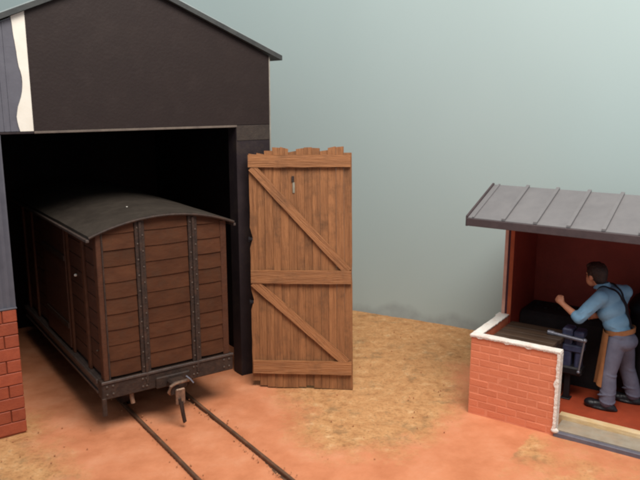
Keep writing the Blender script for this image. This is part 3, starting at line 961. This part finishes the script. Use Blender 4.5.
# ------------------------------------------------------------------ leg vice at the bench end
vc = thing('leg_vice', SMITHY, (0.80, 0.78, FZ), 'dark blue iron leg vice with steel bar at the bench end', 'vice')
VY = 0.78
bm = bmesh.new()
bx(bm, 0.735, 0.825, VY - 0.055, VY + 0.055, 0.40, 0.84, 0.016)
bx(bm, 0.725, 0.835, VY - 0.085, VY + 0.085, 0.79, 0.875, 0.014)
obj('fixed_jaw', bm, BLUEIRON, vc)
bm = bmesh.new()
bx(bm, 0.860, 0.930, VY - 0.05, VY + 0.05, 0.42, 0.82, 0.016)
bx(bm, 0.842, 0.945, VY - 0.085, VY + 0.085, 0.775, 0.86, 0.014)
obj('moving_jaw', bm, BLUEIRON, vc)
bm = bmesh.new(); bx(bm, 0.72, 0.95, VY - 0.075, VY + 0.075, 0.37, 0.46, 0.016)
bx(bm, 0.765, 0.825, VY - 0.03, VY + 0.03, FZ + 0.012, 0.38, 0.008)
bx(bm, 0.745, 0.845, VY - 0.05, VY + 0.05, FZ, FZ + 0.015, 0.004)
obj('leg', bm, BLACKIRON, vc)
obj('jaw_band', box(0.725, 0.945, VY - 0.065, VY + 0.065, 0.62, 0.70, 0.014), BLUEIRON, vc)
bm = bmesh.new(); cyl(bm, (0.60, VY - 0.10, 0.805), (0.97, VY - 0.10, 0.78), 0.020)
cyl(bm, (0.585, VY - 0.10, 0.807), (0.65, VY - 0.10, 0.802), 0.026)
obj('screw', bm, STEEL, vc, smooth=True)
bm = bmesh.new(); cyl(bm, (0.965, VY - 0.10, 0.80), (0.925, VY - 0.10, 0.43), 0.012)
ball(bm, (0.965, VY - 0.10, 0.785), 0.024, 2); ball(bm, (0.925, VY - 0.10, 0.43), 0.02, 2)
obj('handle', bm, STEEL, vc, smooth=True)

# ------------------------------------------------------------------ black hearth block added to fill the near-black area at the rear wall
hth = thing('added_dark_hearth', SMITHY, (0.62, 1.42, FZ), 'black hearth block added to fill the dark area at the rear wall, behind the raised fist', 'hearth')
HEARTHBLACK = mat('hearth_black', (0.020, 0.014, 0.014), (0.010, 0.008, 0.009), rough=0.8, scale=6, bump=0.3)
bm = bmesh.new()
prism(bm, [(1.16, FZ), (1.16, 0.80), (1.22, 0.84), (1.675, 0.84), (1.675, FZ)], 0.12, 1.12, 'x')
obj('hearth_block', bm, HEARTHBLACK, hth)
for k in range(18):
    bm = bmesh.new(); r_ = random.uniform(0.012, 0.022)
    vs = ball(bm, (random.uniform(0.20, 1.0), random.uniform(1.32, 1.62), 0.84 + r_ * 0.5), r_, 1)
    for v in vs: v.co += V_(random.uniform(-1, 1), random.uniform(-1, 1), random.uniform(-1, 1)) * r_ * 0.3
    obj('coal', bm, HEARTHBLACK, hth)

# ------------------------------------------------------------------ black stove by the rear wall
sv = thing('stove', SMITHY, (1.56, 1.36, FZ), 'black iron stove behind the workman at the right edge', 'stove')
bm = bmesh.new()
prof = [(0.27, FZ + 0.10), (0.29, 0.20), (0.30, 0.5), (0.30, 1.01), (0.32, 1.04), (0.32, 1.08), (0.27, 1.17), (0.17, 1.24), (0.09, 1.27), (0.08, 1.30)]
rings = []
for r, z in prof:
    rings.append([bm.verts.new((1.56 + r * math.cos(a), 1.36 + r * math.sin(a), z)) for a in [2 * math.pi * k / 28 for k in range(28)]])
for a, b in zip(rings, rings[1:]):
    for k in range(28):
        bm.faces.new((a[k], a[(k + 1) % 28], b[(k + 1) % 28], b[k]))
bm.faces.new(rings[0][::-1]); bm.faces.new(rings[-1])
obj('drum', bm, BLACKIRON, sv, smooth=True)
bm = bmesh.new(); cyl(bm, (1.56, 1.36, 1.20), (1.56, 1.36, 1.95), 0.07, seg=18)
obj('flue_pipe', bm, BLACKIRON, sv, smooth=True)
for a in (0.6, 2.2, 3.9, 5.3):
    bm = bmesh.new(); cyl(bm, (1.56 + 0.2 * math.cos(a), 1.36 + 0.2 * math.sin(a), FZ), (1.56 + 0.2 * math.cos(a), 1.36 + 0.2 * math.sin(a), 0.20), 0.03, seg=10)
    obj('leg', bm, BLACKIRON, sv)

# ------------------------------------------------------------------ workman
PB = Vector((1.27, 0.88, FZ))


def remeshed(prims, voxel, smooth_it=6):
    """prims: ('c', p0, r0, p1, r1) tapered limbs and ('e', centre, radii, rot) masses, fused into one skin"""
    bm = bmesh.new()
    for p in prims:
        if p[0] == 'c':
            _, a, ra, b, rb = p
            cyl(bm, a, b, ra, rb, 18)
            ball(bm, a, ra, 3); ball(bm, b, rb, 3)
        else:
            _, c, rad, rot = p
            ball(bm, c, 1.0, 3, rad, rot)
    me = bpy.data.meshes.new('tmp'); bm.to_mesh(me); bm.free()
    o = bpy.data.objects.new('tmp', me); COL.objects.link(o)
    md = o.modifiers.new('r', 'REMESH'); md.mode = 'VOXEL'; md.voxel_size = voxel; md.adaptivity = 0
    dg = bpy.context.evaluated_depsgraph_get()
    me2 = bpy.data.meshes.new_from_object(o.evaluated_get(dg))
    bpy.data.objects.remove(o); bpy.data.meshes.remove(me)
    bm = bmesh.new(); bm.from_mesh(me2); bpy.data.meshes.remove(me2)
    for _ in range(smooth_it):
        bmesh.ops.smooth_vert(bm, verts=bm.verts, factor=0.5, use_axis_x=True, use_axis_y=True, use_axis_z=True)
    return bm


from mathutils import Euler
E = lambda x, y, z: Euler((R(x), R(y), R(z)))
V = Vector
# joints in the smithy's frame (x along the front, y into the building, z up); he faces -x, near side is his left
neck = V((1.035, 0.88, 1.335)); headc = V((0.965, 0.875, 1.455))
shL, elL, wrL, haL = V((1.085, 0.685, 1.270)), V((0.905, 0.600, 1.045)), V((0.745, 0.655, 1.130)), V((0.690, 0.672, 1.168))
shR, elR, wrR = V((1.235, 1.065, 1.265)), V((1.165, 1.165, 1.02)), V((1.02, 1.055, 0.97))
haR = V((0.97, 1.02, 0.965))
chest = V((1.120, 0.88, 1.165)); waist = V((1.235, 0.88, 0.945)); pel = V((1.270, 0.88, 0.83))
hpL, knL, anL = V((1.250, 0.785, 0.80)), V((1.205, 0.745, 0.46)), V((1.215, 0.725, 0.16))
hpR, knR, anR = V((1.285, 0.975, 0.80)), V((1.330, 1.02, 0.46)), V((1.405, 1.05, 0.17))

lean = 33
body = [
    ('e', headc + V((0.008, 0, 0.025)), (0.083, 0.068, 0.092), E(0, -12, 0)),
    ('e', headc + V((-0.045, 0, -0.045)), (0.045, 0.046, 0.060), E(0, -14, 0)),
    ('c', headc + V((-0.083, 0, 0.002)), 0.010, headc + V((-0.096, 0, -0.024)), 0.013),     # nose
    ('e', headc + V((-0.078, 0, -0.062)), (0.014, 0.026, 0.010), None),                       # mouth
    ('e', headc + V((-0.070, -0.028, 0.012)), (0.014, 0.014, 0.011), None),
    ('e', headc + V((-0.070, 0.028, 0.012)), (0.014, 0.014, 0.011), None),
    ('e', headc + V((0.015, -0.070, -0.004)), (0.020, 0.012, 0.030), None),                   # ears
    ('e', headc + V((0.015, 0.070, -0.004)), (0.020, 0.012, 0.030), None),
    ('c', headc + V((0.02, 0, -0.05)), 0.048, neck + V((0.02, 0, -0.02)), 0.056),
    ('c', neck, 0.055, chest, 0.10), ('c', chest, 0.11, pel, 0.11),
    ('c', neck + V((0.03, 0, -0.06)), 0.06, shL, 0.055), ('c', neck + V((0.03, 0, -0.06)), 0.06, shR, 0.055),
    ('c', shL, 0.052, elL, 0.042), ('c', elL, 0.042, wrL, 0.029),
    ('c', shR, 0.052, elR, 0.042), ('c', elR, 0.042, wrR, 0.029),
    ('c', pel, 0.10, hpL, 0.085), ('c', hpL, 0.085, knL, 0.055), ('c', knL, 0.055, anL, 0.038),
    ('c', pel, 0.10, hpR, 0.085), ('c', hpR, 0.085, knR, 0.055), ('c', knR, 0.055, anR, 0.038),
]
# left hand: loosely closed fist, forearm direction u
u = (haL - wrL).normalized()
up = V((0, 0, 1)); up = (up - u * up.dot(u)).normalized(); side = u.cross(up)
body.append(('c', wrL, 0.027, haL + u * 0.006, 0.034))
body.append(('e', haL, (0.040, 0.028, 0.036), None))
for k, (a, ln) in enumerate(((0.030, 0.030), (0.010, 0.034), (-0.010, 0.032), (-0.029, 0.026))):
    k0 = haL + u * 0.028 + up * a + side * -0.006
    k1 = k0 + u * ln * 0.75 + side * 0.012
    k2 = k1 - u * ln * 0.35 + side * 0.030
    k3 = k2 - u * ln * 0.6 + side * 0.002
    body += [('c', k0, 0.0105, k1, 0.010), ('c', k1, 0.010, k2, 0.0095), ('c', k2, 0.0095, k3, 0.009)]
t0 = haL - u * 0.018 + up * 0.034 + side * 0.004
body += [('c', t0, 0.012, t0 + u * 0.030 + up * 0.018 + side * 0.012, 0.011), ('c', t0 + u * 0.030 + up * 0.018 + side * 0.012, 0.011, t0 + u * 0.052 + up * 0.006 + side * 0.026, 0.009)]
# right hand in front of the belt
u2 = (haR - wrR).normalized()
body += [('c', wrR, 0.028, haR, 0.032)]
for k in range(4):
    b0 = haR + V((-0.02, -0.01, 0.03 - 0.02 * k)); b1 = b0 + u2 * 0.035; b2 = b1 + V((0.0, -0.03, 0.0))
    body += [('c', b0, 0.011, b1, 0.010), ('c', b1, 0.010, b2, 0.009)]
body += [('c', haR + V((0, -0.01, 0.03)), 0.012, haR + V((-0.045, -0.02, 0.05)), 0.010)]
HS = 1.19
HT = Matrix.Translation(headc + V((0.012, 0, -0.018))) @ Matrix.Rotation(R(-32), 4, 'Z') @ Matrix.Diagonal((HS, HS, HS, 1)) @ Matrix.Translation(-headc)
HQ = Matrix.Rotation(R(-32), 3, 'Z')


def turned(p):
    if p[0] == 'c':
        return ('c', HT @ p[1], p[2] * HS, HT @ p[3], p[4] * HS)
    rot = (HQ @ (p[3].to_matrix() if p[3] else Matrix.Identity(3))).to_euler()
    return ('e', HT @ p[1], tuple(v * HS for v in p[2]), rot)


body = [turned(p) if i < 8 else p for i, p in enumerate(body)]
bmP = remeshed(body, 0.008, 3)
bmesh.ops.recalc_face_normals(bmP, faces=bmP.faces)
person = obj('person', bmP, SKIN, smooth=True, frame=SMITHY, base=PB)
props(person, 'workman in blue shirt and leather apron leaning over the vice, fist raised', 'person')


def wear(name, bm, m, parent=person, smooth=True):
    return obj(name, bm, m, parent, smooth)


tl = E(0, 27, -16)
shirt = [
    ('e', V((1.125, 0.88, 1.215)), (0.122, 0.200, 0.130), tl),
    ('e', V((1.165, 0.88, 1.105)), (0.128, 0.192, 0.150), tl),
    ('e', V((1.215, 0.88, 0.985)), (0.130, 0.176, 0.130), E(0, 20, -8)),
    ('e', V((1.250, 0.88, 0.930)), (0.128, 0.170, 0.055), E(0, 12, -5)),
    ('c', neck + V((0.045, -0.07, -0.04)), 0.062, shL + V((0.005, 0, -0.005)), 0.074), ('c', neck + V((0.045, 0.07, -0.04)), 0.062, shR + V((0.005, 0, -0.005)), 0.074),
    ('c', neck + V((0.02, 0, -0.01)), 0.064, neck + V((0.05, 0, -0.09)), 0.09),
    ('c', shL, 0.074, shL.lerp(elL, 0.55), 0.070), ('c', shL.lerp(elL, 0.55), 0.070, elL + (elL - wrL).normalized() * 0.005, 0.062),
    ('c', elL, 0.060, elL.lerp(wrL, 0.16), 0.056),
    ('c', shR, 0.074, shR.lerp(elR, 0.5), 0.068), ('c', shR.lerp(elR, 0.5), 0.068, elR, 0.060), ('c', elR, 0.058, elR.lerp(wrR, 0.25), 0.054),
]
# folds
for k in range(5):
    t = 0.25 + 0.17 * k
    c_ = shL.lerp(elL, t)
    shirt.append(('e', c_ + V((0.01 * (-1) ** k, -0.012, 0.006)), (0.068, 0.066, 0.018), E(20 * (-1) ** k, -40, 12)))
for k in range(4):
    shirt.append(('e', V((1.215 + 0.02 * k, 0.80 + 0.05 * k, 0.985 - 0.012 * k)), (0.115, 0.10, 0.014), E(8 * (-1) ** k, 18, 0)))
bmS = remeshed(shirt, 0.008, 3)
bvh = BVHTree.FromBMesh(bmS)
shirt_o = wear('shirt', bmS, SHIRT)
# collar
bm = bmesh.new()
n = 28
ra = []
for i in range(n + 1):
    a = R(25 + 310 * i / n)
    cx, cy, cz = neck.x + 0.012, neck.y, neck.z + 0.004
    px, py = -math.cos(a), math.sin(a)
    z = cz - 0.016 * px * -1 + 0.004
    ra.append([bm.verts.new((cx + px * r_, cy + py * r_, z + h_)) for r_, h_ in ((0.066, 0.028), (0.086, -0.014), (0.078, -0.022), (0.058, 0.020))])
for a, b in zip(ra, ra[1:]):
    for k in range(4):
        bm.faces.new((a[k], a[(k + 1) % 4], b[(k + 1) % 4], b[k]))
bm.faces.new(ra[0]); bm.faces.new(ra[-1][::-1])
wear('collar', bm, SHIRT, shirt_o)
# trousers
tro = [
    ('e', V((1.262, 0.88, 0.870)), (0.138, 0.178, 0.075), E(0, 10, 0)),
    ('e', V((1.290, 0.88, 0.795)), (0.148, 0.186, 0.105), None),
    ('c', hpL, 0.100, hpL.lerp(knL, 0.5), 0.094), ('c', hpL.lerp(knL, 0.5), 0.094, knL, 0.080), ('c', knL, 0.080, knL.lerp(anL, 0.5) + V((0.01, 0, 0)), 0.080), ('c', knL.lerp(anL, 0.5) + V((0.01, 0, 0)), 0.080, anL + V((0.006, 0, 0.01)), 0.078),
    ('c', hpR, 0.100, hpR.lerp(knR, 0.5), 0.094), ('c', hpR.lerp(knR, 0.5), 0.094, knR, 0.080), ('c', knR, 0.080, knR.lerp(anR, 0.5) + V((0.01, 0, 0)), 0.080), ('c', knR.lerp(anR, 0.5) + V((0.01, 0, 0)), 0.080, anR + V((0.006, 0, 0.01)), 0.078),
]
for kn, an in ((knL, anL), (knR, anR)):
    for k in range(3):
        c_ = kn.lerp(an, 0.60 + 0.16 * k)
        tro.append(('e', c_ + V((0.01 * (-1) ** k, -0.006, 0)), (0.086, 0.084, 0.012), E(14 * (-1) ** k, 10 * (-1) ** k, 0)))
    c_ = kn + V((0.015, 0, 0.01)); tro.append(('e', c_, (0.080, 0.084, 0.018), E(0, 20, 0)))
bmT = remeshed(tro, 0.008, 2)
bvhT = BVHTree.FromBMesh(bmT)
wear('trousers', bmT, TROUSER)
# boots
for an in (anL, anR):
    bt = [('c', an + V((0.01, 0, 0.03)), 0.062, V((an.x + 0.012, an.y, FZ + 0.055)), 0.058),
          ('c', V((an.x + 0.035, an.y, FZ + 0.045)), 0.052, V((an.x - 0.13, an.y - 0.005, FZ + 0.038)), 0.045),
          ('e', V((an.x - 0.150, an.y - 0.006, FZ + 0.042)), (0.070, 0.064, 0.048), None),
          ('e', V((an.x - 0.05, an.y, FZ + 0.014)), (0.175, 0.068, 0.022), None), ('e', V((an.x + 0.03, an.y, FZ + 0.03)), (0.075, 0.062, 0.04), None)]
    bm = remeshed(bt, 0.009, 2)
    for v in bm.verts: v.co.z = max(v.co.z, FZ + 0.001)
    wear('boot', bm, BOOT)


# ribbon that follows a garment
def ribbon(path, wd, th, trees, lift=0.004):
    bm = bmesh.new()
    pts, nrm = [], []
    P = [V(p) for p in path]
    for i in range(len(P) - 1):
        for k in range(8):
            q = P[i].lerp(P[i + 1], k / 8)
            best = min((tr_.find_nearest(q) for tr_ in trees), key=lambda h: h[3])
            nv = (q - best[0]); nv = best[1] if nv.length < 1e-5 or nv.dot(best[1]) < 0 else best[1]
            pts.append(best[0] + nv * lift); nrm.append(nv)
    for _ in range(3):
        pts = [pts[0]] + [(pts[i - 1] + 2 * pts[i] + pts[i + 1]) / 4 for i in range(1, len(pts) - 1)] + [pts[-1]]
    rings = []
    for i, p in enumerate(pts):
        t = (pts[min(i + 1, len(pts) - 1)] - pts[max(i - 1, 0)]).normalized()
        s_ = t.cross(nrm[i]).normalized()
        n_ = nrm[i]
        rings.append([bm.verts.new(p + s_ * a * wd / 2 + n_ * b * th) for a, b in ((-1, -1), (1, -1), (1, 1), (-1, 1))])
    for a, b in zip(rings, rings[1:]):
        for k in range(4):
            bm.faces.new((a[k], a[(k + 1) % 4], b[(k + 1) % 4], b[k]))
    bm.faces.new(rings[0]); bm.faces.new(rings[-1][::-1])
    return bm


cross = (1.27, 0.86, 1.235)
strap_b = (1.42, 0.87, 0.95)
wear('suspender', ribbon([(0.99, 0.74, 1.19), (1.03, 0.78, 1.34), (1.10, 0.795, 1.40), (1.20, 0.83, 1.34), cross, (1.36, 0.865, 1.09), strap_b], 0.026, 0.003, [bvh], 0.005), STRAP)
wear('suspender', ribbon([(1.04, 1.00, 1.19), (1.08, 0.985, 1.36), (1.15, 0.965, 1.40), (1.22, 0.91, 1.32), (1.285, 0.885, 1.22), (1.37, 0.885, 1.08), (1.425, 0.885, 0.95)], 0.026, 0.003, [bvh], 0.0085), STRAP)
# leather apron: waist band round the back, skirt in front
bm = bmesh.new()
rings = []
for i in range(48):
    a = 2 * math.pi * i / 48
    # outermost hit of shirt or trousers seen from outside at belt height
    dr_ = V((-math.cos(a), math.sin(a), 0))
    c0 = V((1.262, 0.88, 0.905 - 0.022 * math.cos(a)))
    rad = 0.13
    for tr_ in (bvh, bvhT):
        h = tr_.ray_cast(c0 + dr_ * 0.5, -dr_)
        if h[0]: rad = max(rad, 0.5 - h[3])
    rings.append((c0, dr_, rad))
rads = [r[2] for r in rings]
for _ in range(6):
    rads = [max(rads[i], (rads[i - 1] + rads[i] + rads[(i + 1) % 48]) / 3) for i in range(48)]
loops = []
for (c0, dr_, _), rad in zip(rings, rads):
    loops.append([bm.verts.new(c0 + dr_ * (rad + o_) + V((0, 0, h_))) for o_, h_ in ((0.0, -0.026), (0.012, -0.024), (0.012, 0.022), (0.0, 0.026))])
for i in range(48):
    a_, b_ = loops[i], loops[(i + 1) % 48]
    for k in range(4):
        bm.faces.new((a_[k], a_[(k + 1) % 4], b_[(k + 1) % 4], b_[k]))
wear('apron_band', bm, LEATHER)
bm = bmesh.new()
NZ, NA = 16, 24
outer, inner = [], []
for j in range(NZ + 1):
    t = j / NZ
    z = 0.90 - 0.565 * t
    cx = 1.262 - 0.012 * t
    rx, ry = 0.160 + 0.030 * t, 0.205 + 0.020 * t
    ro, ri = [], []
    for i in range(NA + 1):
        a = R(-86 + 164 * i / NA)
        wv = 0.008 * math.sin(i * 1.1 + j * 0.15) * t
        x, y = cx - (rx + wv) * math.sqrt(max(0.0, math.cos(a))), 0.88 - (ry + wv) * math.sin(a)
        ro.append(bm.verts.new((x, y, z + 0.012 * math.sin(i * 0.7) * t)))
        ri.append(bm.verts.new((x + 0.009 * math.cos(a), y + 0.009 * math.sin(a), z + 0.012 * math.sin(i * 0.7) * t)))
    outer.append(ro); inner.append(ri)
for j in range(NZ):
    for i in range(NA):
        bm.faces.new((outer[j][i], outer[j][i + 1], outer[j + 1][i + 1], outer[j + 1][i]))
        bm.faces.new((inner[j][i + 1], inner[j][i], inner[j + 1][i], inner[j + 1][i + 1]))
    for i in (0, NA):
        bm.faces.new((outer[j][i], outer[j + 1][i], inner[j + 1][i], inner[j][i]))
for j in (0, NZ):
    for i in range(NA):
        bm.faces.new((outer[j][i], inner[j][i], inner[j][i + 1], outer[j][i + 1]))
wear('apron_skirt', bm, LEATHER)
# hair
hr = [('e', headc + V((0.016, 0, 0.040)), (0.093, 0.081, 0.090), E(0, -12, 0)),
      ('e', headc + V((0.055, 0, -0.005)), (0.050, 0.064, 0.060), None),
      ('e', headc + V((-0.045, 0, 0.085)), (0.050, 0.055, 0.030), E(0, -25, 0))]
bmH = remeshed([turned(p) for p in hr], 0.007, 2)
for v in bmH.verts:
    v.co += V((1, 1, 1)) * 0.004 * pnoise(v.co.x * 45, v.co.y * 45, v.co.z * 45)
for g in bmesh.ops.bisect_plane(bmH, geom=bmH.verts[:] + bmH.edges[:] + bmH.faces[:], plane_co=HT @ (headc + V((-0.066, 0, 0.040))), plane_no=(HQ @ V((-0.75, 0, -0.50))).normalized(), clear_outer=True)['geom_cut']:
    pass
bmesh.ops.holes_fill(bmH, edges=[e for e in bmH.edges if e.is_boundary])
wear('hair', bmH, HAIR)
for sg in (-1, 1):
    bm = bmesh.new(); ball(bm, HT @ (headc + V((-0.083, sg * 0.028, 0.012))), 0.0075, 2)
    wear('eye', bm, BLACKIRON)
